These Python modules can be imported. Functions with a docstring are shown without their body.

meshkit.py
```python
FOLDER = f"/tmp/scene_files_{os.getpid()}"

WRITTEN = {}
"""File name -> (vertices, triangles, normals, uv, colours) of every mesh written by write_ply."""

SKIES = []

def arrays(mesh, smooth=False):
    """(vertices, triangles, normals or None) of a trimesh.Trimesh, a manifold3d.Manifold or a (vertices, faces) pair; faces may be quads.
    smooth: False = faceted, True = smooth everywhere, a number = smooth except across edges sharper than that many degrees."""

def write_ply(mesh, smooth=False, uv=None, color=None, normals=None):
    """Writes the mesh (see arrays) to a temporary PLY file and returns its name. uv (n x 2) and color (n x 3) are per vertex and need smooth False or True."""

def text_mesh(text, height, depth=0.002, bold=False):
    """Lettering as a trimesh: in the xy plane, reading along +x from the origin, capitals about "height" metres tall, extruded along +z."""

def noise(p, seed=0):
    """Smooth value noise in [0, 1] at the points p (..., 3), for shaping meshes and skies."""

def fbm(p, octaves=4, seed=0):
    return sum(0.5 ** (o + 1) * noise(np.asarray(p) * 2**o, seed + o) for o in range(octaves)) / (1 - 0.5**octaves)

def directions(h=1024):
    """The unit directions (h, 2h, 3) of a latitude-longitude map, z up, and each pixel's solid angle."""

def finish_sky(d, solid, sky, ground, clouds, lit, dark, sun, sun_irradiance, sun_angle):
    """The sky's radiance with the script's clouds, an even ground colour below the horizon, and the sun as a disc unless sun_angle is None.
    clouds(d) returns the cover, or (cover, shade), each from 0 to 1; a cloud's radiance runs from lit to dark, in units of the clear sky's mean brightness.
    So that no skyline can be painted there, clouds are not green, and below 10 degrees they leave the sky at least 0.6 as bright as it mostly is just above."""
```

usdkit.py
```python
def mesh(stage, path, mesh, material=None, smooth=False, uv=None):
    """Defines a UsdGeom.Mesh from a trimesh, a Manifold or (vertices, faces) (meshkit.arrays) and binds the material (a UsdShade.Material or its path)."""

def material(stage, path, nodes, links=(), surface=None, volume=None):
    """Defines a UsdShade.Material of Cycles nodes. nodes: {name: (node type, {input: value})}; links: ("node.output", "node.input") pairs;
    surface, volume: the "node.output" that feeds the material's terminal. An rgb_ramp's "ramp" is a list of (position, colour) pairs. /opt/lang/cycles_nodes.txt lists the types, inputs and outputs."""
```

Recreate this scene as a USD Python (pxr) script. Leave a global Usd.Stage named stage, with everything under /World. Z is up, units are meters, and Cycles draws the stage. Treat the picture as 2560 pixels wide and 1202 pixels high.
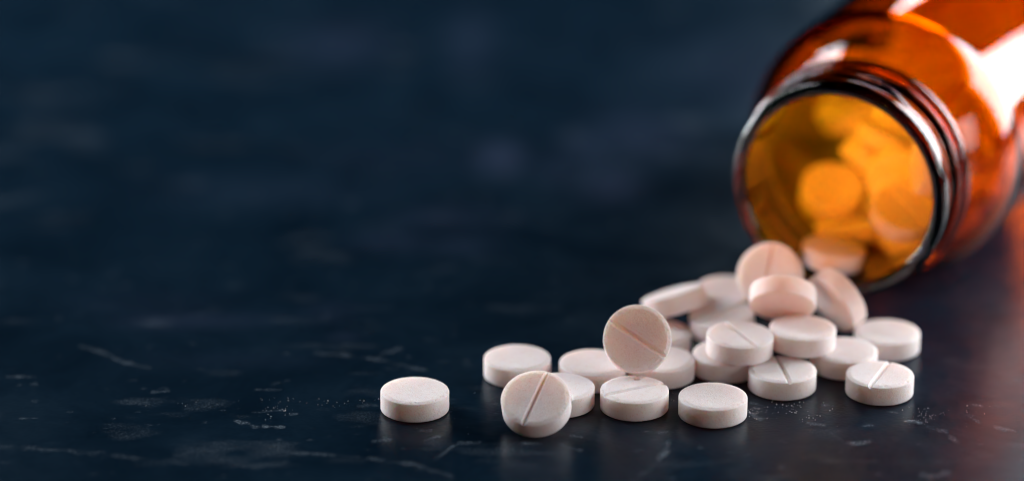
import math, numpy as np, trimesh, manifold3d, usdkit, meshkit
from pxr import Usd, UsdGeom, UsdLux, UsdShade, Gf, Sdf, Vt
from meshkit import noise, fbm

MM = 0.001
stage = Usd.Stage.CreateInMemory()
UsdGeom.SetStageUpAxis(stage, 'Z'); UsdGeom.SetStageMetersPerUnit(stage, 1.0)
world = UsdGeom.Xform.Define(stage, '/World'); stage.SetDefaultPrim(world.GetPrim())
UsdGeom.Scope.Define(stage, '/World/Looks')

# ---------------------------------------------------------------- camera
PITCH = math.radians(21.5); CAM_H = 167.8          # mm above the tabletop
FPX = 7644.0                                       # focal length in pixels of a 2560 px wide picture
cam = UsdGeom.Camera.Define(stage, '/World/camera')
cam.CreateHorizontalApertureAttr(36.0); cam.CreateVerticalApertureAttr(36.0 * 1202 / 2560)
cam.CreateFocalLengthAttr(36.0 * FPX / 2560)
cam.CreateClippingRangeAttr(Gf.Vec2f(0.02, 50))
cam.CreateFStopAttr(6.0); cam.CreateFocusDistanceAttr(0.3995)
cam.CreateExposureAttr(2.52)
cx = UsdGeom.Xformable(cam)
cx.AddTranslateOp().Set(Gf.Vec3d(0, 0, CAM_H * MM))
cx.AddRotateXOp().Set(90 - math.degrees(PITCH))

# ---------------------------------------------------------------- lamps (soft boxes outside the picture)
def softbox(name, centre, target, w, h, power, color=(1, 1, 1)):
    l = UsdLux.RectLight.Define(stage, '/World/' + name)
    l.CreateWidthAttr(w); l.CreateHeightAttr(h); l.CreateIntensityAttr(power)
    l.CreateColorAttr(Gf.Vec3f(*color)); l.CreateNormalizeAttr(False)
    c, t = np.array(centre, float), np.array(target, float)
    z = c - t; z /= np.linalg.norm(z)
    x = np.cross([0, 0, 1.0], z); x /= np.linalg.norm(x); y = np.cross(z, x)
    m = Gf.Matrix4d(*x, 0, *y, 0, *z, 0, *c, 1)
    UsdGeom.Xformable(l).AddTransformOp().Set(m)
    return l
AIM = (0.035, 0.385, 0.01)
softbox('softbox_right', (0.27, 0.485, 0.115), AIM, 0.22, 0.19, 2.4, (0.95, 0.975, 1.0))
softbox('softbox_left_low', (-0.33, 0.585, 0.062), AIM, 0.20, 0.105, 6.6, (0.95, 0.97, 1.0))
softbox('softbox_left', (-0.30, 0.63, 0.33), (0.06, 0.41, 0.03), 0.10, 0.32, 2.9, (0.93, 0.96, 1.0))
softbox('softbox_back', (0.170, 0.80, 0.110), (0.055, 0.415, 0.03), 0.11, 0.13, 2.6, (0.80, 0.92, 1.0))
softbox('softbox_front_right', (0.354, 0.164, 0.11), AIM, 0.20, 0.16, 0.85, (1.0, 0.965, 0.955))
def snoot(name, centre, target, radius, half_angle, power, color):
    """A spot lamp with a narrow snoot and a warm gel, aimed into the bottle."""
    l = UsdLux.SphereLight.Define(stage, '/World/' + name)
    l.CreateRadiusAttr(radius); l.CreateIntensityAttr(power); l.CreateColorAttr(Gf.Vec3f(*color)); l.CreateNormalizeAttr(False)
    sh = UsdLux.ShapingAPI.Apply(l.GetPrim())
    sh.CreateShapingConeAngleAttr(half_angle); sh.CreateShapingConeSoftnessAttr(0.6)
    c, t = np.array(centre, float), np.array(target, float)
    z = c - t; z /= np.linalg.norm(z)
    x = np.cross([0, 0, 1.0], z); x /= np.linalg.norm(x); y = np.cross(z, x)
    UsdGeom.Xformable(l).AddTransformOp().Set(Gf.Matrix4d(*x, 0, *y, 0, *z, 0, *c, 1))
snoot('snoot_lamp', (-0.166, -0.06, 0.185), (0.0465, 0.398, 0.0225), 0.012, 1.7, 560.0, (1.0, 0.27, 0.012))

# ---------------------------------------------------------------- helpers
used = {}
def numbered(name):
    n = used.get(name, 0); used[name] = n + 1
    return name if n == 0 else '%s_%03d' % (name, n)
def tag(p, label=None, cat=None, group=None, kind=None):
    for k, v in (('label', label), ('category', cat), ('group', group), ('kind', kind)):
        if v: p.SetCustomDataByKey(k, v)
    return p
def put(prim, pos, M=None):
    x = UsdGeom.Xformable(prim)
    M = np.eye(3) if M is None else np.asarray(M)
    m = Gf.Matrix4d(*M[:, 0], 0, *M[:, 1], 0, *M[:, 2], 0, *(np.asarray(pos) * MM), 1)
    x.AddTransformOp().Set(m)

# ---------------------------------------------------------------- materials
L = '/World/Looks/'
tablet_mat = usdkit.material(stage, L + 'pressed_powder', {
    'co': ('texture_coordinate', {}),
    'rnd': ('object_info', {}),
    'vor': ('voronoi_texture', {'scale': 4200.0, 'randomness': 1.0}),
    'near': ('map_range', {'from_min': 0.16, 'from_max': 0.40, 'to_min': 1.0, 'to_max': 0.0, 'clamp': True}),
    'sep': ('separate_color', {}),
    'few': ('map_range', {'from_min': 0.40, 'from_max': 0.75, 'to_min': 0.0, 'to_max': 1.0, 'clamp': True}),
    'spot': ('math', {'math_type': 'multiply'}),
    'spot2': ('math', {'math_type': 'multiply', 'value2': 0.5}),
    'big': ('noise_texture', {'scale': 420.0, 'detail': 4.0, 'roughness': 0.6}),
    'base': ('rgb_ramp', {'ramp': [(0.3, (0.82, 0.685, 0.672)), (0.7, (0.88, 0.76, 0.752))]}),
    'var': ('map_range', {'from_min': 0.0, 'from_max': 1.0, 'to_min': 0.93, 'to_max': 1.03}),
    'tone': ('hsv', {}),
    'mixc': ('mix_color', {'blend_type': 'mix', 'b': (0.72, 0.30, 0.18)}),
    'grain': ('noise_texture', {'scale': 6500.0, 'detail': 3.0, 'roughness': 0.7}),
    'bump': ('bump', {'strength': 0.8, 'distance': 0.00011}),
    'p': ('principled_bsdf', {'roughness': 0.62, 'specular_ior_level': 0.35, 'subsurface_weight': 0.32,
                              'subsurface_radius': (1.0, 0.36, 0.2), 'subsurface_scale': 0.0009, 'diffuse_roughness': 0.3}),
}, [('co.object', 'vor.vector'), ('co.object', 'big.vector'), ('co.object', 'grain.vector'),
    ('vor.distance', 'near.value'), ('vor.color', 'sep.color'), ('sep.r', 'few.value'),
    ('near.result', 'spot.value1'), ('few.result', 'spot.value2'), ('spot.value', 'spot2.value1'),
    ('big.fac', 'base.fac'), ('rnd.random', 'var.value'), ('var.result', 'tone.value'), ('base.color', 'tone.color'), ('tone.color', 'mixc.a'), ('spot2.value', 'mixc.fac'),
    ('mixc.result', 'p.base_color'), ('grain.fac', 'bump.height'), ('bump.normal', 'p.normal')], surface='p.BSDF')

def amber(name, color, density):
    return usdkit.material(stage, L + name, {
        'g': ('glass_bsdf', {'color': (1, 1, 1), 'roughness': 0.0, 'IOR': 1.5, 'distribution': 'ggx'}),
        'v': ('absorption_volume', {'color': color, 'density': density}),
    }, [], surface='g.BSDF', volume='v.volume')
amber_mat = amber('amber_glass', (0.996, 0.835, 0.0), 2900.0)
neck_mat = amber('thick_amber_glass', (0.84, 0.70, 0.0), 3200.0)

table_mat = usdkit.material(stage, L + 'dark_slate', {
    'co': ('texture_coordinate', {}),
    'scuff': ('attribute', {'attribute': 'scuff'}),
    'patch': ('attribute', {'attribute': 'patch'}),
    'n1': ('noise_texture', {'scale': 55.0, 'detail': 5.0, 'roughness': 0.6, 'distortion': 0.4}),
    'n2': ('noise_texture', {'scale': 1800.0, 'detail': 4.0, 'roughness': 0.7}),
    'fleck': ('noise_texture', {'scale': 3800.0, 'detail': 2.0, 'roughness': 0.6}),
    'fl': ('map_range', {'from_min': 0.50, 'from_max': 0.66, 'to_min': 0.15, 'to_max': 1.0, 'clamp': True}),
    'sc': ('math', {'math_type': 'multiply', 'use_clamp': True}),
    'base': ('rgb_ramp', {'ramp': [(0.30, (0.0018, 0.0066, 0.0135)), (0.55, (0.0028, 0.0098, 0.0195)), (0.75, (0.0045, 0.0135, 0.025))]}),
    'mp': ('mix_color', {'blend_type': 'mix', 'b': (0.032, 0.045, 0.085)}),
    'ms': ('mix_color', {'blend_type': 'mix', 'b': (0.27, 0.33, 0.39)}),
    'rough': ('map_range', {'from_min': 0.3, 'from_max': 0.7, 'to_min': 0.17, 'to_max': 0.27, 'clamp': True}),
    'bump': ('bump', {'strength': 0.35, 'distance': 0.00012}),
    'p': ('principled_bsdf', {'specular_ior_level': 0.17, 'specular_tint': (0.28, 0.76, 1.0)}),
}, [('co.object', 'n1.vector'), ('co.object', 'n2.vector'), ('co.object', 'fleck.vector'),
    ('n1.fac', 'base.fac'), ('base.color', 'mp.a'), ('patch.fac', 'mp.fac'), ('mp.result', 'ms.a'),
    ('fleck.fac', 'fl.value'), ('fl.result', 'sc.value1'), ('scuff.fac', 'sc.value2'), ('sc.value', 'ms.fac'),
    ('ms.result', 'p.base_color'), ('n1.fac', 'rough.value'), ('rough.result', 'p.roughness'),
    ('n2.fac', 'bump.height'), ('bump.normal', 'p.normal')], surface='p.BSDF')

dust_mat = usdkit.material(stage, L + 'chalky_dust', {
    'p': ('principled_bsdf', {'base_color': (0.80, 0.76, 0.74), 'roughness': 0.8}),
}, [], surface='p.BSDF')

# ---------------------------------------------------------------- tabletop (one slab, fine where the lens looks closely)
def spread(parts):
    out = []
    for a, b, n in parts: out += list(np.linspace(a, b, n, endpoint=False))
    return np.array(out + [parts[-1][1]])
xs = spread([(-900, -130, 26), (-130, -70, 90), (-70, 72, 520), (72, 130, 60), (130, 900, 26)])
ys = spread([(-350, 335, 24), (335, 342, 16), (342, 384, 210), (384, 430, 130), (430, 560, 150), (560, 1150, 30)])
X, Y = np.meshgrid(xs, ys)
P = np.stack([X, Y, np.zeros_like(X)], -1)
view = np.clip((600 - Y) / 60, 0, 1) * np.clip((140 - abs(X)) / 30, 0, 1) * np.clip((Y - 300) / 30, 0, 1)
warp = (fbm(P * 0.05, 3, 5) - .5) * 14
relief = 0.55 * (fbm(np.stack([X * 0.014 + warp * .02, Y * 0.03 + warp * .03, X * 0], -1), 4, 2) - .5) + 0.05 * (fbm(P * 0.35, 3, 9) - .5)
SCUFFS = [([[-59.2, 386.32], [-55.91, 384.26], [-52.77, 380.86], [-49.09, 379.52]], np.float64(0.5), 0.5),
 ([[-68.14, 376.45], [-64.35, 376.32]], np.float64(0.27), 0.4),
 ([[-26.84, 383.98], [-21.87, 383.16], [-17.44, 381.53], [-11.9, 378.18]], np.float64(0.55), 0.38),
 ([[-17.8, 383.98], [-15.39, 385.35]], np.float64(0.49), 0.4),
 ([[-35.99, 362.38], [-33.23, 360.53]], np.float64(0.47), 0.6),
 ([[-32.19, 360.4], [-29.85, 360.4]], np.float64(0.36), 0.8),
 ([[-32.79, 364.87], [-30.06, 365.62]], np.float64(0.26), 1.0),
 ([[-29.07, 364.24], [-28.18, 364.24]], np.float64(0.26), 0.8),
 ([[-33.84, 364.99], [-33.14, 364.74]], np.float64(0.21), 0.9),
 ([[-34.13, 372.01], [-30.93, 372.01]], np.float64(0.21), 0.35),
 ([[-47.92, 371.36], [-45.82, 371.62]], np.float64(0.27), 0.4),
 ([[-51.57, 375.27], [-50.22, 375.14]], np.float64(0.21), 0.35),
 ([[-28.53, 352.45], [-22.89, 351.86], [-16.21, 350.1], [-11.1, 348.35], [-7.51, 345.48]], np.float64(0.46), 0.36),
 ([[-65.58, 354.83], [-55.1, 353.04], [-44.58, 350.1], [-32.29, 348.35], [-28.31, 349.17]], np.float64(0.61), 0.2),
 ([[-11.3, 356.03], [-9.28, 357.48]], np.float64(0.41), 0.5),
 ([[-9.88, 350.1], [-7.67, 354.23], [-6.66, 355.07], [-4.11, 355.55]], np.float64(0.41), 0.5),
 ([[-11.9, 359.06], [-10.61, 359.06]], np.float64(0.36), 0.7),
 ([[1.54, 355.43], [3.59, 355.19]], np.float64(0.46), 0.75),
 ([[6.15, 354.83], [8.67, 353.04]], np.float64(0.41), 0.4),
 ([[7.48, 357.6], [9.01, 357.11]], np.float64(0.31), 0.6),
 ([[-17.73, 356.03], [-15.68, 356.27]], np.float64(0.36), 0.4),
 ([[41.11, 358.69], [42.59, 355.43], [44.09, 355.07], [45.79, 355.67]], np.float64(0.36), 0.6),
 ([[51.19, 362.13], [53.09, 361.51]], np.float64(0.36), 0.9),
 ([[49.43, 364.99], [50.43, 364.62]], np.float64(0.21), 0.9),
 ([[53.35, 363.62], [55.02, 362.38]], np.float64(0.21), 0.9),
 ([[45.59, 360.53], [46.76, 360.77]], np.float64(0.21), 0.5),
 ([[53.97, 360.28], [55.89, 359.06], [57.21, 355.43]], np.float64(0.47), 0.4),
 ([[59.85, 363.37], [60.9, 361.51]], np.float64(0.26), 0.5),
 ([[62.78, 360.16], [65.19, 358.94]], np.float64(0.42), 0.4),
 ([[60.91, 367.14], [61.91, 366.76]], np.float64(0.26), 0.7),
 ([[14.99, 344.34], [17.1, 347.2], [18.49, 350.1], [19.36, 352.45], [20.3, 356.03]], np.float64(0.5), 0.36),
 ([[19.33, 351.86], [19.9, 353.04]], np.float64(0.46), 0.7),
 ([[19.12, 358.45], [21.2, 358.69]], np.float64(0.36), 0.45),
 ([[51.66, 345.93], [54.71, 346.28]], np.float64(0.7), 0.3),
 ([[34.43, 356.03], [35.15, 355.43]], np.float64(0.31), 0.5),
 ([[30.93, 364.62], [32.36, 362.75]], np.float64(0.47), 0.8),
 ([[31.69, 367.77], [32.94, 366.88]], np.float64(0.32), 0.5),
 ([[40.87, 367.14], [42.41, 366.76]], np.float64(0.26), 0.7),
 ([[38.52, 361.51], [40.52, 360.65]], np.float64(0.31), 0.4)]
PATCHES = [(-1.9, 462.7, np.float64(4.5), np.float64(7.7), 0.75),
 (13.0, 466.9, np.float64(5.8), np.float64(9.8), 0.4),
 (20.9, 471.7, np.float64(7.9), np.float64(12.0), 0.45),
 (15.7, 450.2, np.float64(4.4), np.float64(8.2), 0.6),
 (7.6, 457.5, np.float64(3.8), np.float64(7.5), 0.3),
 (-30.7, 521.4, np.float64(7.9), np.float64(9.9), 0.4),
 (-7.5, 523.0, np.float64(3.9), np.float64(14.4), 0.35),
 (-11.0, 435.3, np.float64(7.9), np.float64(5.1), 0.32),
 (-18.0, 426.1, np.float64(6.6), np.float64(4.1), 0.3),
 (-7.8, 424.5, np.float64(4.8), np.float64(4.1), 0.3),
 (-36.2, 446.6, np.float64(16.2), np.float64(7.2), 0.15),
 (-45.0, 395.8, np.float64(9.6), np.float64(2.6), 0.35),
 (-26.0, 398.4, np.float64(3.4), np.float64(3.7), 0.22),
 (-23.3, 389.8, np.float64(2.2), np.float64(1.7), 0.3),
 (-37.0, 381.5, np.float64(10.9), np.float64(2.7), 0.12),
 (-18.0, 462.1, np.float64(15.4), np.float64(7.6), 0.15),
 (39.7, 506.0, np.float64(12.5), np.float64(20.6), 0.22),
 (-52.9, 401.3, np.float64(11.4), np.float64(4.5), 0.12)]
CLUSTERS = [(31.46, 364.62, np.float64(1.57), np.float64(1.76), 70),
 (35.81, 366.5, np.float64(2.9), np.float64(2.29), 60),
 (38.22, 363.99, np.float64(3.14), np.float64(3.14), 40),
 (54.44, 363.99, np.float64(2.36), np.float64(2.01), 60),
 (52.72, 362.75, np.float64(1.57), np.float64(1.49), 30),
 (-30.98, 365.25, np.float64(2.1), np.float64(1.77), 40),
 (-30.67, 368.41, np.float64(6.88), np.float64(1.02), 30),
 (-22.16, 367.39, np.float64(3.17), np.float64(1.02), 25),
 (-45.42, 367.77, np.float64(4.75), np.float64(1.02), 10),
 (-17.98, 368.41, np.float64(0.53), np.float64(1.02), 4),
 (42.06, 360.53, np.float64(0.42), np.float64(0.62), 3),
 (22.25, 369.05, np.float64(2.12), np.float64(1.28), 25),
 (0.53, 370.33, np.float64(4.25), np.float64(2.59), 14),
 (60.81, 364.62, np.float64(2.1), np.float64(2.52), 14),
 (-6.74, 359.67, np.float64(5.7), np.float64(3.7), 10)]
# chalky scuffs: (polyline in mm, width, strength); foreshortened streaks are longer along y than they look
scuff = np.zeros_like(X); patch = np.zeros_like(X)
brk = fbm(P * .33, 3, 77)
jag = fbm(P * 0.9, 3, 31) - .5
for line, w, s in SCUFFS:
    pts = np.array(line); x0, y0 = pts.min(0) - 4; x1, y1 = pts.max(0) + 4
    ix = slice(*np.searchsorted(xs, (x0, x1))); iy = slice(*np.searchsorted(ys, (y0, y1)))
    x, y, jj = X[iy, ix], Y[iy, ix], jag[iy, ix]
    best = np.full(x.shape, 1e9)
    for (ax, ay), (bx, by) in zip(pts[:-1], pts[1:]):
        d = np.array([bx - ax, by - ay]); l2 = d @ d
        t = np.clip(((x - ax) * d[0] + (y - ay) * d[1]) / l2, 0, 1)
        best = np.minimum(best, np.hypot(x - ax - t * d[0], (y - ay - t * d[1]) * 0.55))
    best = best + jj * w * 1.6
    hit = np.clip(1.25 - best / (w * .75), 0, 1) ** 1.5 * s * np.clip(4.5 * (brk[iy, ix] - .34), .2, 1) * .8
    scuff[iy, ix] = np.maximum(scuff[iy, ix], hit)
scuff = np.maximum(scuff, np.clip(fbm(np.stack([X * .10, Y * .22, X * 0], -1), 5, 41) - .66, 0, 1) * .8 * view)
scuff = np.maximum(scuff, np.clip(fbm(np.stack([X * .5, Y * .8, X * 0], -1), 4, 47) - .76, 0, 1) * 2.0 * view)
for px, py, a, b, s in PATCHES:
    d = ((X - px) / a) ** 2 + ((Y - py) / b) ** 2
    patch = np.maximum(patch, .65 * s * np.exp(-d * (1 + 1.2 * (fbm(P * .06, 3, 51) - .5))))
patch = patch + .05 * np.clip(fbm(np.stack([X * .02, Y * .012, X * 0], -1), 4, 61) - .45, 0, 1) * view
near = np.exp(-(np.clip(abs(X - 25) - 42, 0, 99) / 8) ** 2) * np.exp(-(np.clip(abs(Y - 380) - 30, 0, 99) / 8) ** 2)
relief = relief * (1 - .8 * near) - .03

Z = relief * view
V = np.stack([X, Y, Z], -1).reshape(-1, 3)
ny, nx = X.shape
idx = np.arange(ny * nx).reshape(ny, nx)
q = np.stack([idx[:-1, :-1], idx[:-1, 1:], idx[1:, 1:], idx[1:, :-1]], -1).reshape(-1, 4)
# the slab's edge and underside
border = np.concatenate([idx[0, :], idx[1:, -1], idx[-1, -2::-1], idx[-2:0:-1, 0]])
low = V[border].copy(); low[:, 2] = -30
b0 = len(V); nb = len(border)
side = np.stack([border, b0 + np.arange(nb), b0 + (np.arange(nb) + 1) % nb, np.roll(border, -1)], 1)
c0 = b0 + nb
under = np.stack([b0 + np.arange(nb), np.full(nb, c0), b0 + (np.arange(nb) + 1) % nb], 1)
V = np.vstack([V, low, [[0, 400, -30]]])
tri = np.vstack([q[:, [0, 1, 2]], q[:, [0, 2, 3]], side[:, [0, 1, 2]], side[:, [0, 2, 3]], under])
ground_at = lambda x, y: float(np.interp(0, [0], [0]))
table = usdkit.mesh(stage, '/World/tabletop', (V * MM, tri), table_mat, smooth=True)
def primvar(m, name, a):
    a = np.concatenate([a.ravel(), np.zeros(nb + 1)]).astype(np.float32)
    UsdGeom.PrimvarsAPI(m).CreatePrimvar(name, Sdf.ValueTypeNames.FloatArray, 'vertex').Set(Vt.FloatArray.FromNumpy(a))
primvar(table, 'scuff', scuff); primvar(table, 'patch', patch)
tag(table.GetPrim(), 'dark blue black slate tabletop with faint chalky scuffs and worn relief', 'tabletop', None, 'structure')

# ---------------------------------------------------------------- amber bottle, lying on its side, mouth towards the lens
RB = 20.0
YAW = math.radians(25)
AX = np.array([math.sin(YAW), math.cos(YAW), 0.0])
MOUTH = np.array([44.623, 393.828, 20.0])
def smooth_path(pts, n):
    """Resamples a polyline of (s, r) through a Catmull-Rom spline."""
    p = np.array(pts, float); t = np.arange(len(p))
    from scipy.interpolate import PchipInterpolator
    d = np.concatenate([[0], np.cumsum(np.hypot(*np.diff(p, axis=0).T))])
    k = np.linspace(0, d[-1], n)
    return np.stack([np.interp(k, d, p[:, 0]), np.interp(k, d, p[:, 1])], 1)
def arc(c, r, a0, a1, n):
    a = np.radians(np.linspace(a0, a1, n)); return [(c[0] + r * math.cos(x), c[1] + r * math.sin(x)) for x in a]
# outside profile (s along the axis from the lip, r): lip bead, neck, transfer bead, shoulder, body, heel
outer = [(0.0, 14.35)] + arc((0.9, 14.55), 0.9, 180, 90, 7) + [(1.5, 15.5)] + arc((1.9, 15.05), .45, 80, 15, 4)
outer += [(2.6, 14.95), (3.2, 14.9), (7.4, 14.9), (7.9, 14.95)]
outer += arc((8.7, 15.3), .95, 195, 90, 7)[1:] + [(9.2, 16.2)] + arc((9.3, 15.6), .6, 80, -10, 6) + [(10.3, 15.35), (10.8, 15.45)]
sh = [(10.8 + 10.2 * t, 15.5 + 4.5 * math.sin(min(1, t) * math.pi / 2) ** 1.0) for t in np.linspace(0.06, 1, 22)]
outer += sh + [(24, 20.0), (40, 20.0), (60, 20.0), (74, 20.0)] + arc((76, 17.0), 3.0, 90, 0, 9) + [(78.6, 12), (78, 0.0)]
inner = [(76.0, 0.0), (76.2, 12)] + arc((74.2, 16.0), 2.2, 0, 90, 8) + [(60, 18.2), (40, 18.2), (24, 18.2)]
inner += [(11.2 + 10.2 * t, 13.6 + 4.6 * math.sin(t * math.pi / 2)) for t in np.linspace(1, 0, 20)] + [(9.5, 13.5), (6, 13.5), (2, 13.5)] + arc((0.85, 14.35), .85, 270, 180, 7)[:-1]
SEAM = 10.45
seg = 224
def solid(prof, thread_on):
    # long spans are subdivided so that the thread can be carried
    fine = []
    for i in range(len(prof)):
        a, b = prof[i], prof[(i + 1) % len(prof)]
        n = max(1, int(np.hypot(*(b - a)) / (0.22 if (a[0] < 8.2 and a[1] > 14.8 and b[1] > 14.8) else 6)))
        fine += [a + (b - a) * k / n for k in range(n)]
    prof = np.array(fine)
    phi = np.linspace(0, 2 * math.pi, seg, endpoint=False)
    S_, PH = np.meshgrid(prof[:, 0], phi, indexing='ij'); R_ = np.repeat(prof[:, 1:2], seg, 1)
    if thread_on:
        on_neck = (R_ > 14.8) & (S_ > 1.6) & (S_ < 8.4)
        turn = (PH - 0.9) / (2 * math.pi)
        thread = np.zeros_like(S_)
        for k in range(-1, 3):
            tt = turn + k                       # position along the helix, in turns
            centre = 3.6 + 2.7 * tt
            fade = np.clip(tt / .06, 0, 1) * np.clip((1.45 - tt) / .06, 0, 1)
            thread = np.maximum(thread, fade * np.clip(1 - ((S_ - centre) / 0.85) ** 2, 0, 1) ** .8)
        R_ = R_ + np.where(on_neck, 1.05 * thread, 0)
    # slight unevenness of moulded glass on the body
    wob = fbm(np.stack([S_ * .10, np.cos(PH) * 2.2, np.sin(PH) * 2.2], -1), 2, 4) - .5
    R_ = R_ + np.where((S_ > 13) & (R_ > 5), 0.07 * wob, 0)
    E1 = np.cross(AX, [0, 0, 1.0]); E2 = np.array([0, 0, 1.0])
    BV = AX * S_[..., None] + E1 * (R_ * np.cos(PH))[..., None] + E2 * (R_ * np.sin(PH))[..., None]
    bi = np.arange(len(prof) * seg).reshape(len(prof), seg)
    nxt = np.roll(bi, -1, 0); nn = np.roll(bi, -1, 1); nxn = np.roll(nxt, -1, 1)
    bq = np.stack([bi, nn, nxn, nxt], -1).reshape(-1, 4)
    bm = trimesh.Trimesh(BV.reshape(-1, 3), np.vstack([bq[:, [0, 1, 2]], bq[:, [0, 2, 3]]]), process=False)
    bm.merge_vertices(); bm.update_faces(bm.nondegenerate_faces()); bm.fix_normals()
    if bm.volume < 0: bm.invert()
    bm.apply_scale(MM)
    return bm
outer, inner = np.array(outer), np.array(inner)
neck_prof = np.vstack([outer[outer[:, 0] < SEAM], [[SEAM, 15.38], [SEAM, 13.52]], inner[inner[:, 0] < SEAM]])
body_prof = np.vstack([[[SEAM + .03, 15.40]], outer[outer[:, 0] > SEAM + .1], inner[inner[:, 0] > SEAM + .1], [[SEAM + .03, 13.55]]])
bottle = UsdGeom.Xform.Define(stage, '/World/amber_bottle')
usdkit.mesh(stage, '/World/amber_bottle/neck', solid(neck_prof, True), neck_mat, smooth=40)
usdkit.mesh(stage, '/World/amber_bottle/body', solid(body_prof, False), amber_mat, smooth=40)
put(bottle.GetPrim(), MOUTH)
tag(bottle.GetPrim(), 'open amber glass medicine bottle lying on its side with tablets spilling out', 'bottle')
tag(stage.GetPrimAtPath('/World/amber_bottle/neck'), 'dark threaded neck with rounded lip')

# ---------------------------------------------------------------- tablets
TR, TT = 4.5, 2.85
def tablet_mesh(scored, seed, edge=0.24, chips=()):
    h = TT / 2
    half = [(3.92, h), (4.02, h - .02), (4.36, h - .13), (4.46, h - .19), (4.5, h - .30)]
    pr = [(0, -h)] + [(r, -z) for r, z in half] + [(r, z) for r, z in half[::-1]] + [(0, h)]
    m = manifold3d.Manifold.revolve(manifold3d.CrossSection([pr]), 112)
    if scored:
        g = manifold3d.CrossSection([[(-.42, .02), (-.06, -.38), (.06, -.38), (.42, .02)]]).extrude(12).rotate([90, 0, 0]).translate([0, 6, h])
        m = m - g
    mm = m.refine_to_length(edge).to_mesh()
    v, f = np.array(mm.vert_properties[:, :3], float), np.array(mm.tri_verts)
    t = trimesh.Trimesh(v, f, process=True)
    v = np.array(t.vertices); o = np.array([seed * 17.3, seed * 5.1, seed * 2.7])
    r = np.hypot(v[:, 0], v[:, 1])
    nrm = np.array(t.vertex_normals)
    rough = (fbm(v * 1.1 + o, 3, 1) - .5) * 0.035 + (noise(v * 5.5 + o, 7) - .5) * 0.022
    rim = np.clip(1 - abs(r - 4.12) / .30, 0, 1) * (abs(v[:, 2]) > h - .5)
    bite = np.clip(noise(v * 3.8 + o, 11) - .55, 0, 1) * .42 + np.clip(noise(v * 1.3 + o, 13) - .70, 0, 1) * .5
    v = v + nrm * (rough - rim * bite)[:, None]
    for (cx_, cy_, cr, cd) in chips:
        d = np.hypot(v[:, 0] - cx_, v[:, 1] - cy_) + (noise(v * 4 + o, 21) - .5) * .5
        v[:, 2] -= np.where(v[:, 2] > h - .6, cd * np.clip(1.3 * (1 - d / cr), 0, 1) * (.55 + .9 * noise(v * 5 + o, 23)), 0)
    t = trimesh.Trimesh(v, t.faces, process=False)
    t.apply_scale(MM)
    return t

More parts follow.
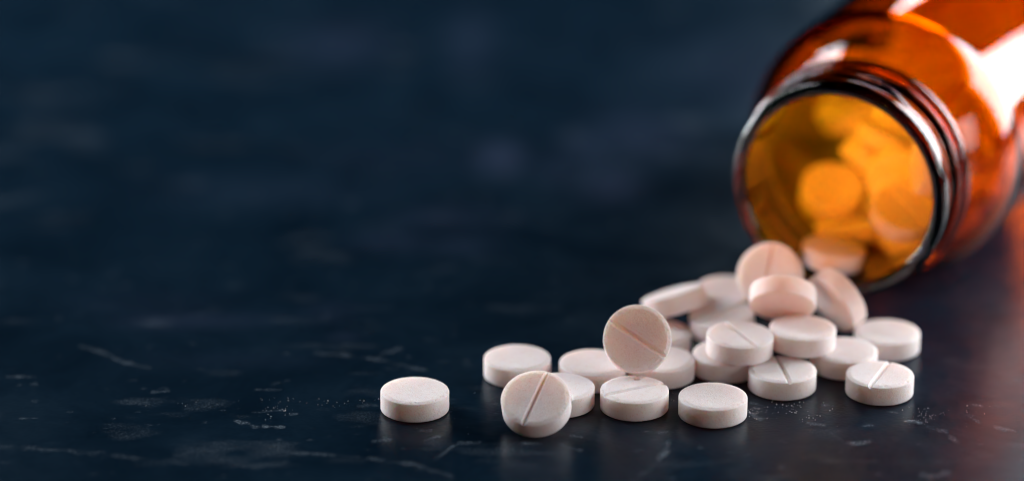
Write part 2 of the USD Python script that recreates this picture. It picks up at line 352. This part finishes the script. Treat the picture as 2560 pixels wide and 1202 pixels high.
POSES = [
 (1, [-12.743, 365.507, 1.454], [[0.8241, -0.5664, 0.01], [0.5664, 0.8241, 0.0], [-0.0082, 0.0057, 1.0]], False),
 (2, [3.135, 360.196, 3.242], [[-0.9276, -0.3631, -0.0879], [0.3591, -0.8014, -0.4784], [0.1033, -0.4753, 0.8737]], True),
 (3, [0.699, 376.292, 1.425], [[0.8321, -0.5547, 0.0], [0.5547, 0.8321, 0.0], [-0.0, 0.0, 1.0]], False),
 (4, [6.376, 366.904, 1.426], [[-0.9487, 0.3163, 0.0], [-0.3163, -0.9487, 0.0], [0.0, 0.0, 1.0]], True),
 (5, [10.781, 374.748, 1.425], [[0.8321, -0.5547, 0.0], [0.5547, 0.8321, 0.0], [-0.0, 0.0, 1.0]], False),
 (6, [16.6, 372.238, 7.097], [[-0.5514, 0.8334, -0.0384], [-0.4031, -0.3064, -0.8623], [-0.7304, -0.46, 0.5049]], True),
 (7, [16.07, 365.912, 1.425], [[-0.4492, -0.8934, 0.0], [0.8934, -0.4492, 0.0], [0.0, 0.0, 1.0]], True),
 (8, [20.058, 375.984, 1.43], [[0.8321, -0.5547, 0.0], [0.5547, 0.8321, 0.0], [-0.0, 0.0, 1.0]], False),
 (9, [26.232, 363.769, 1.425], [[0.8321, -0.5547, 0.0], [0.5547, 0.8321, 0.0], [-0.0, 0.0, 1.0]], False),
 (10, [28.845, 377.943, 1.426], [[0.8321, -0.5547, 0.0], [0.5547, 0.8321, 0.0], [-0.0, 0.0, 1.0]], False),
 (11, [30.57, 376.816, 4.575], [[-0.9028, 0.4296, 0.02], [-0.43, -0.9026, -0.02], [0.0095, -0.0266, 0.9996]], True),
 (12, [36.02, 372.392, 1.427], [[-0.991, 0.1338, 0.0], [-0.1338, -0.991, 0.0], [0.0, 0.0, 1.0]], True),
 (13, [39.202, 379.345, 4.506], [[0.8155, -0.5785, 0.02], [0.5786, 0.8156, 0.0], [-0.0163, 0.0116, 0.9998]], False),
 (14, [44.91, 378.904, 1.425], [[0.8321, -0.5547, 0.0], [0.5547, 0.8321, 0.0], [-0.0, 0.0, 1.0]], False),
 (15, [48.806, 370.781, 1.425], [[-0.9184, -0.3957, 0.0], [0.3957, -0.9184, 0.0], [0.0, 0.0, 1.0]], True),
 (16, [51.401, 385.165, 1.426], [[0.8321, -0.5547, 0.0], [0.5547, 0.8321, 0.0], [-0.0, 0.0, 1.0]], False),
 (17, [44.884, 389.656, 5.544], [[-0.3193, -0.5605, -0.7641], [-0.2192, 0.8281, -0.5159], [0.922, 0.0028, -0.3873]], False),
 (18, [36.822, 383.815, 8.208], [[0.3965, -0.9139, -0.087], [-0.6362, -0.2052, -0.7438], [0.6619, 0.3502, -0.6628]], False),
 (19, [35.734, 391.765, 8.221], [[-0.919, -0.2207, -0.3267], [0.3923, -0.5935, -0.7028], [-0.0387, -0.774, 0.632]], True),
 (20, [44.99, 398.132, 8.805], [[0.7348, -0.6677, 0.1194], [0.6695, 0.7422, 0.0304], [-0.1089, 0.0576, 0.9924]], False),
 (21, [28.867, 386.914, 3.352], [[-0.635, -0.7665, -0.0968], [0.7709, -0.6369, -0.014], [-0.0509, -0.0835, 0.9952]], True),
 (22, [22.58, 390.796, 4.863], [[0.9554, 0.1076, -0.275], [-0.0306, 0.9623, 0.2702], [0.2937, -0.2497, 0.9227]], False),
 (23, [30.428, 395.774, 3.468], [[0.7703, -0.637, 0.0298], [0.6376, 0.7698, -0.0289], [-0.0045, 0.0413, 0.9991]], False),
 (24, [20.077, 385.111, 1.424], [[0.8321, -0.5547, 0.0], [0.5547, 0.8321, 0.0], [-0.0, 0.0, 1.0]], False),
 (100, [61.576, 424.525, 4.933], [[-0.7383, -0.5599, 0.3761], [-0.5571, 0.8205, 0.1278], [-0.3802, -0.1152, -0.9177]], False),
 (101, [65.475, 432.657, 6.774], [[-0.6127, 0.337, 0.7148], [-0.5921, -0.7948, -0.1329], [0.5234, -0.5047, 0.6866]], True),
 (102, [63.783, 414.71, 9.729], [[-0.9082, -0.3804, 0.1745], [-0.1145, 0.627, 0.7706], [-0.4025, 0.6799, -0.613]], False),
 (103, [56.749, 435.514, 10.178], [[0.4803, 0.7716, 0.4171], [-0.7676, 0.5999, -0.2257], [-0.4244, -0.2118, 0.8804]], True),
 (104, [55.558, 416.491, 6.636], [[-0.1676, 0.6987, -0.6955], [0.3916, -0.6003, -0.6974], [-0.9047, -0.3892, -0.173]], False),
 (105, [67.377, 414.127, 14.263], [[0.791, 0.3587, 0.4956], [-0.2756, 0.9321, -0.2348], [-0.5462, 0.0491, 0.8362]], True),
 (106, [60.748, 441.942, 7.299], [[-0.9985, -0.0481, 0.0277], [0.0071, -0.6062, -0.7953], [0.055, -0.7939, 0.6056]], False),
 (107, [57.083, 407.801, 8.08], [[-0.5924, 0.8046, 0.0411], [-0.7847, -0.5647, -0.2556], [-0.1825, -0.1837, 0.9659]], True),
 (108, [72.101, 434.411, 9.049], [[-0.9028, 0.2268, 0.3654], [-0.3595, 0.0682, -0.9306], [-0.236, -0.9715, 0.02]], False),
 (109, [52.839, 426.082, 8.843], [[0.8582, -0.4933, -0.1417], [0.366, 0.7817, -0.5049], [0.3599, 0.3815, 0.8514]], True),
 (110, [62.057, 404.88, 14.443], [[-0.1751, -0.6913, 0.701], [-0.8939, -0.1869, -0.4076], [0.4128, -0.698, -0.5852]], False),
 (111, [55.385, 411.925, 15.054], [[-0.5986, 0.8007, -0.0242], [-0.0766, -0.0873, -0.9932], [-0.7974, -0.5927, 0.1136]], True),
 (112, [63.967, 429.373, 12.23], [[-0.6457, -0.6128, -0.4556], [-0.7349, 0.3366, 0.5888], [-0.2075, 0.715, -0.6677]], False),
 (113, [62.251, 420.956, 16.676], [[0.2277, -0.5164, -0.8255], [0.3597, -0.7432, 0.5642], [-0.9048, -0.4254, 0.0165]], True),
 (114, [63.742, 409.315, 20.668], [[-0.8361, 0.3866, -0.3892], [0.5374, 0.435, -0.7225], [-0.11, -0.8132, -0.5714]], False),
 (115, [70.156, 418.232, 19.106], [[-0.8666, -0.3903, 0.311], [0.1472, -0.7953, -0.5881], [0.4768, -0.4639, 0.7467]], True),
 (116, [54.137, 427.288, 13.929], [[0.988, -0.1287, 0.0853], [0.1146, 0.9815, 0.1533], [-0.1035, -0.1417, 0.9845]], False),
 (117, [70.034, 412.45, 23.1], [[-0.1822, 0.2981, -0.937], [0.2853, 0.928, 0.2398], [0.941, -0.2237, -0.2541]], True),
 (118, [62.267, 438.768, 12.966], [[-0.2463, 0.5327, 0.8097], [-0.4688, -0.7967, 0.3815], [0.8482, -0.2857, 0.446]], False),
 (119, [63.356, 429.421, 19.618], [[-0.3482, 0.5481, -0.7605], [0.7401, 0.6586, 0.1358], [0.5753, -0.5156, -0.635]], True),
 (120, [54.767, 436.174, 15.981], [[0.9831, -0.0016, -0.1832], [-0.0746, 0.9098, -0.4082], [0.1673, 0.415, 0.8943]], False),
 (121, [73.12, 429.876, 11.839], [[-0.9363, 0.3439, -0.071], [0.1743, 0.6305, 0.7564], [0.3049, 0.6958, -0.6503]], True),
 (122, [68.249, 435.782, 16.718], [[-0.509, -0.0817, 0.8569], [0.5237, 0.7607, 0.3836], [-0.6832, 0.644, -0.3444]], False),
 (123, [76.025, 430.591, 16.896], [[-0.6743, 0.7002, 0.2347], [-0.7376, -0.6232, -0.2598], [-0.0356, -0.3483, 0.9367]], True),
 (124, [60.854, 417.206, 22.196], [[0.9043, -0.3769, 0.2006], [0.4267, 0.7813, -0.4555], [0.0149, 0.4975, 0.8673]], False),
 (125, [48.316, 410.877, 7.463], [[-0.9715, 0.2264, -0.0705], [-0.2359, -0.9529, 0.1905], [-0.024, 0.2017, 0.9792]], True),
 (126, [46.454, 416.033, 11.592], [[-0.4915, 0.8697, 0.0453], [-0.7765, -0.4142, -0.4749], [-0.3943, -0.2686, 0.8789]], False),
 (127, [67.674, 448.224, 4.717], [[0.0498, -0.9729, 0.2258], [0.9766, 0.0, -0.2151], [0.2092, 0.2312, 0.9501]], True),
 (128, [57.707, 427.553, 18.701], [[0.8992, 0.1255, 0.4193], [0.069, 0.9054, -0.419], [-0.4322, 0.4057, 0.8054]], False),
 (129, [68.31, 426.237, 23.014], [[-0.3372, -0.7958, -0.5029], [0.9382, -0.3282, -0.1097], [-0.0777, -0.5088, 0.8574]], True),
 (130, [64.195, 435.989, 23.668], [[-0.8308, -0.3984, 0.3886], [0.4902, -0.8544, 0.1721], [0.2635, 0.3335, 0.9052]], False),
 (131, [70.373, 445.128, 9.636], [[-0.2546, 0.8671, -0.4281], [0.1973, -0.3869, -0.9008], [-0.9467, -0.3138, -0.0726]], True),
 (132, [65.432, 413.442, 26.013], [[0.5116, 0.3046, 0.8034], [0.8207, -0.4501, -0.3519], [0.2545, 0.8394, -0.4803]], False),
 (133, [54.555, 398.68, 14.778], [[-0.8568, 0.5078, 0.0898], [-0.4967, -0.7657, -0.4086], [-0.1388, -0.3947, 0.9083]], True),
 (134, [65.26, 447.548, 13.125], [[0.7737, -0.0567, 0.631], [0.207, -0.9187, -0.3364], [0.5988, 0.3909, -0.699]], False),
 (135, [59.333, 452.936, 13.27], [[-0.1843, -0.9803, 0.0715], [-0.9445, 0.1968, 0.2632], [-0.2721, -0.019, -0.9621]], True),
 (136, [65.589, 445.976, 19.071], [[0.4876, -0.8226, 0.2926], [0.8715, 0.4785, -0.1072], [-0.0518, 0.3073, 0.9502]], False),
 (137, [69.518, 440.227, 12.264], [[0.4879, 0.8326, -0.262], [-0.6795, 0.1739, -0.7127], [-0.5479, 0.5258, 0.6506]], True),
 (138, [55.478, 406.378, 14.178], [[0.5865, -0.7327, -0.3453], [0.4826, -0.0263, 0.8755], [-0.6505, -0.6801, 0.3381]], False),
 (139, [73.56, 439.069, 22.342], [[-0.4558, -0.4145, -0.7877], [0.8882, -0.2689, -0.3724], [-0.0574, -0.8694, 0.4908]], True),
 (140, [56.597, 443.757, 21.077], [[0.7734, -0.5688, -0.2798], [0.5723, 0.8164, -0.0777], [0.2726, -0.1001, 0.9569]], False),
 (141, [69.19, 437.734, 26.654], [[0.2125, 0.8911, 0.401], [-0.864, 0.363, -0.3488], [-0.4564, -0.2723, 0.8471]], True),
 (142, [50.127, 433.387, 18.037], [[-0.4704, -0.763, -0.4435], [0.8784, -0.4533, -0.1518], [-0.0852, -0.4609, 0.8834]], False),
 (143, [62.385, 445.418, 24.719], [[0.9685, 0.0231, 0.2479], [-0.0177, 0.9996, -0.0239], [-0.2483, 0.0188, 0.9685]], True),
 (144, [73.003, 448.64, 26.244], [[-0.9622, -0.163, 0.2184], [0.0121, -0.8262, -0.5633], [0.2722, -0.5393, 0.7969]], False),
 (145, [76.68, 432.061, 24.668], [[0.9539, -0.2036, 0.2203], [0.2977, 0.7346, -0.6097], [-0.0377, 0.6472, 0.7614]], True),
 (146, [63.977, 444.863, 30.477], [[0.3502, -0.8831, -0.3123], [-0.1846, -0.392, 0.9013], [-0.9183, -0.258, -0.3003]], False),
 (147, [57.829, 400.516, 21.576], [[0.1537, -0.0679, -0.9858], [-0.1597, 0.9828, -0.0926], [0.9751, 0.1716, 0.1402]], True),
 (148, [63.023, 431.365, 28.0], [[-0.8536, 0.4836, -0.1937], [-0.1372, -0.5674, -0.8119], [-0.5026, -0.6664, 0.5507]], False),
 (149, [70.542, 436.045, 30.712], [[-0.7421, 0.6698, -0.0276], [0.5212, 0.6024, 0.6045], [0.4215, 0.4342, -0.7961]], True),
 (150, [70.773, 422.57, 26.899], [[-0.9827, 0.1543, -0.1022], [-0.1053, -0.9203, -0.3768], [-0.1522, -0.3595, 0.9206]], False),
 (151, [51.832, 418.397, 14.837], [[0.7338, 0.0698, -0.6758], [-0.1061, -0.9707, -0.2154], [-0.671, 0.2298, -0.7049]], True),
 (152, [61.101, 424.834, 25.543], [[0.7442, -0.594, -0.3054], [0.0286, 0.4851, -0.874], [0.6674, 0.6417, 0.378]], False),
 (153, [69.247, 422.756, 11.327], [[0.1656, 0.9323, 0.3216], [-0.1699, -0.2942, 0.9405], [0.9714, -0.2104, 0.1097]], True),
 (154, [63.742, 450.718, 29.559], [[-0.9917, -0.1123, 0.0632], [0.062, -0.8453, -0.5306], [0.113, -0.5223, 0.8452]], False),
 (155, [75.668, 446.054, 8.127], [[-0.0091, -0.4347, -0.9005], [0.3298, 0.8489, -0.4131], [0.944, -0.3007, 0.1356]], True),
 (156, [77.739, 442.111, 15.87], [[-0.4371, 0.8471, -0.3022], [-0.1833, 0.2451, 0.952], [0.8805, 0.4715, 0.0481]], False),
 (157, [78.512, 443.306, 28.163], [[0.281, 0.9555, 0.0902], [-0.0668, -0.0743, 0.995], [0.9574, -0.2856, 0.0429]], True),
 (158, [50.212, 436.919, 22.476], [[-0.5944, 0.6593, -0.4605], [-0.6232, -0.7395, -0.2543], [-0.5082, 0.1358, 0.8504]], False),
 (159, [61.206, 417.59, 28.31], [[0.1074, -0.8659, -0.4886], [0.8591, 0.3282, -0.3927], [0.5004, -0.3776, 0.7791]], True),
 (160, [66.457, 427.279, 32.145], [[-0.2349, 0.9716, -0.0287], [-0.8417, -0.2181, -0.4939], [-0.4861, -0.0918, 0.869]], False),
 (161, [46.837, 419.657, 8.664], [[-0.344, 0.9162, 0.2054], [-0.8358, -0.1992, -0.5116], [-0.4278, -0.3477, 0.8343]], True),
 (162, [70.662, 444.155, 33.053], [[-0.4653, 0.8164, 0.342], [-0.7417, -0.1487, -0.654], [-0.4831, -0.558, 0.6747]], False),
 (163, [62.019, 419.088, 7.119], [[-0.9242, 0.3659, -0.1097], [-0.2485, -0.794, -0.5549], [-0.2901, -0.4855, 0.8247]], True),
 (164, [56.019, 446.519, 14.057], [[-0.086, -0.9525, -0.2921], [0.9006, 0.051, -0.4315], [0.4259, -0.3002, 0.8535]], False),
 (165, [57.116, 433.126, 5.151], [[-0.5837, 0.7411, 0.3319], [-0.8119, -0.5282, -0.2485], [-0.0089, -0.4145, 0.91]], True),
 (166, [54.283, 418.807, 18.328], [[-0.0318, 0.9182, 0.3949], [-0.985, -0.0959, 0.1437], [0.1698, -0.3844, 0.9074]], False)]
LABELS = {
 1: 'plain white tablet lying alone on the dark tabletop, left of all others',
 2: 'scored tablet tilted towards the lens at the front left, leaning on another',
 3: 'plain flat tablet behind the leaning scored one, leftmost of the main spill',
 4: 'scored flat tablet half hidden under the tilted tablet at the front left',
 5: 'plain flat tablet just left of the tablet standing upright on its edge',
 6: 'round speckled tablet standing upright on its edge with a diagonal score line facing the lens',
 7: 'flat scored tablet with chipped rim directly below the upright tablet',
 8: 'flat tablet half hidden behind the right of the upright tablet',
 9: 'plain flat unscored tablet at the front, just right of the chipped tablet',
 10: 'flat tablet pinned beneath the scored tablet of the second layer, in front of the heap',
 11: 'scored tablet lying flat on top of two others in the front middle of the heap',
 12: 'flat scored tablet at the front foot of the heap, its groove pointing at the lens',
 13: 'plain tablet lying flat in the second layer below the tilted back edge-on tablet',
 14: 'plain flat tablet at the right foot of the heap, behind the rightmost scored tablet',
 15: 'scored flat tablet at the front right, nearest the right side of the picture',
 16: 'plain blurred tablet lying flat, farthest right beside the bottle mouth',
 17: 'tablet propped on its rim under the bottle lip with its face in orange shade',
 18: 'tablet tipped up with its shaded underside showing, in the middle of the heap top',
 19: 'scored tablet leaning back against the bottle mouth at the summit of the heap',
 20: 'tablet lying in the bottle mouth, half white and half orange lit',
 21: 'scored flat tablet in the second layer behind the front middle ones, with an orange groove',
 22: 'tablet standing tilted on edge at the back left of the heap, behind the upright one',
 23: 'greyish blurred tablet at the back of the heap left of the summit',
 24: 'flat tablet peeking out just right of the upright tablet, under the second layer',
}
IN_LABELS = {k: 'tablet buried in the amber lit heap inside the bottle' for k, *_ in POSES if k >= 100}
IN_LABELS.update({
 107: 'orange lit tablet lowest at the right inside the bottle mouth, mostly hidden',
 111: 'orange tablet right of centre in the mouth opening, behind the pale edged one',
 125: 'amber tablet directly behind and above the tablet at the bottle lip',
 126: 'large amber tablet face left of centre in the mouth opening',
 128: 'sliver of an orange tablet at the upper right of the mouth opening',
 133: 'orange tablet with a pale lower edge at the lower right of the mouth opening',
 138: 'thin strip of an orange tablet between two others at the right of the opening',
 142: 'topmost amber tablet inside the bottle, left of centre under the rim',
 147: 'orange tablet on edge against the right inner wall of the bottle mouth',
 151: 'small visible part of an amber tablet at the centre of the mouth opening',
 166: 'orange tablet second from the top, right of centre in the mouth opening'})

for k, pos, M, scored in POSES:
    inside = k >= 100
    ch = [(3.0, -1.9, 1.0, .5), (-.2, -4.05, .55, .35)] if k == 7 else []
    m = tablet_mesh(scored, k, 0.5 if inside else 0.24, ch)
    p = usdkit.mesh(stage, '/World/' + numbered('tablet'), m, tablet_mat, smooth=28)
    put(p.GetPrim(), pos, M)
    if inside:
        tag(p.GetPrim(), IN_LABELS[k], 'tablet', 'tablets inside the amber bottle')
    else:
        tag(p.GetPrim(), LABELS[k], 'tablet', 'tablets spilled in front of the bottle')

# ---------------------------------------------------------------- crumbs of tablet powder on the slate
rng = np.random.default_rng(8)
ico = trimesh.creation.icosphere(subdivisions=1)
bits = []
for cx_, cy_, sx, sy, n in CLUSTERS:
    for _ in range(int(n * .6)):
        x, y = rng.normal(cx_, sx * .6), rng.normal(cy_, sy * .6)
        r = float(np.exp(rng.normal(-3.55, .45)))
        r = min(r, .075)
        v = ico.vertices * r * (1 + .35 * rng.normal(size=(len(ico.vertices), 1))) * rng.uniform(.6, 1.3, 3)
        bits.append(trimesh.Trimesh(v + [x, y, r * .35 - .01], ico.faces, process=False))
dust = trimesh.util.concatenate(bits); dust.apply_scale(MM)
d_ = usdkit.mesh(stage, '/World/tablet_dust', dust, dust_mat, smooth=False)
tag(d_.GetPrim(), 'fine white crumbs of tablet powder scattered on the dark tabletop', 'dust', None, 'stuff')
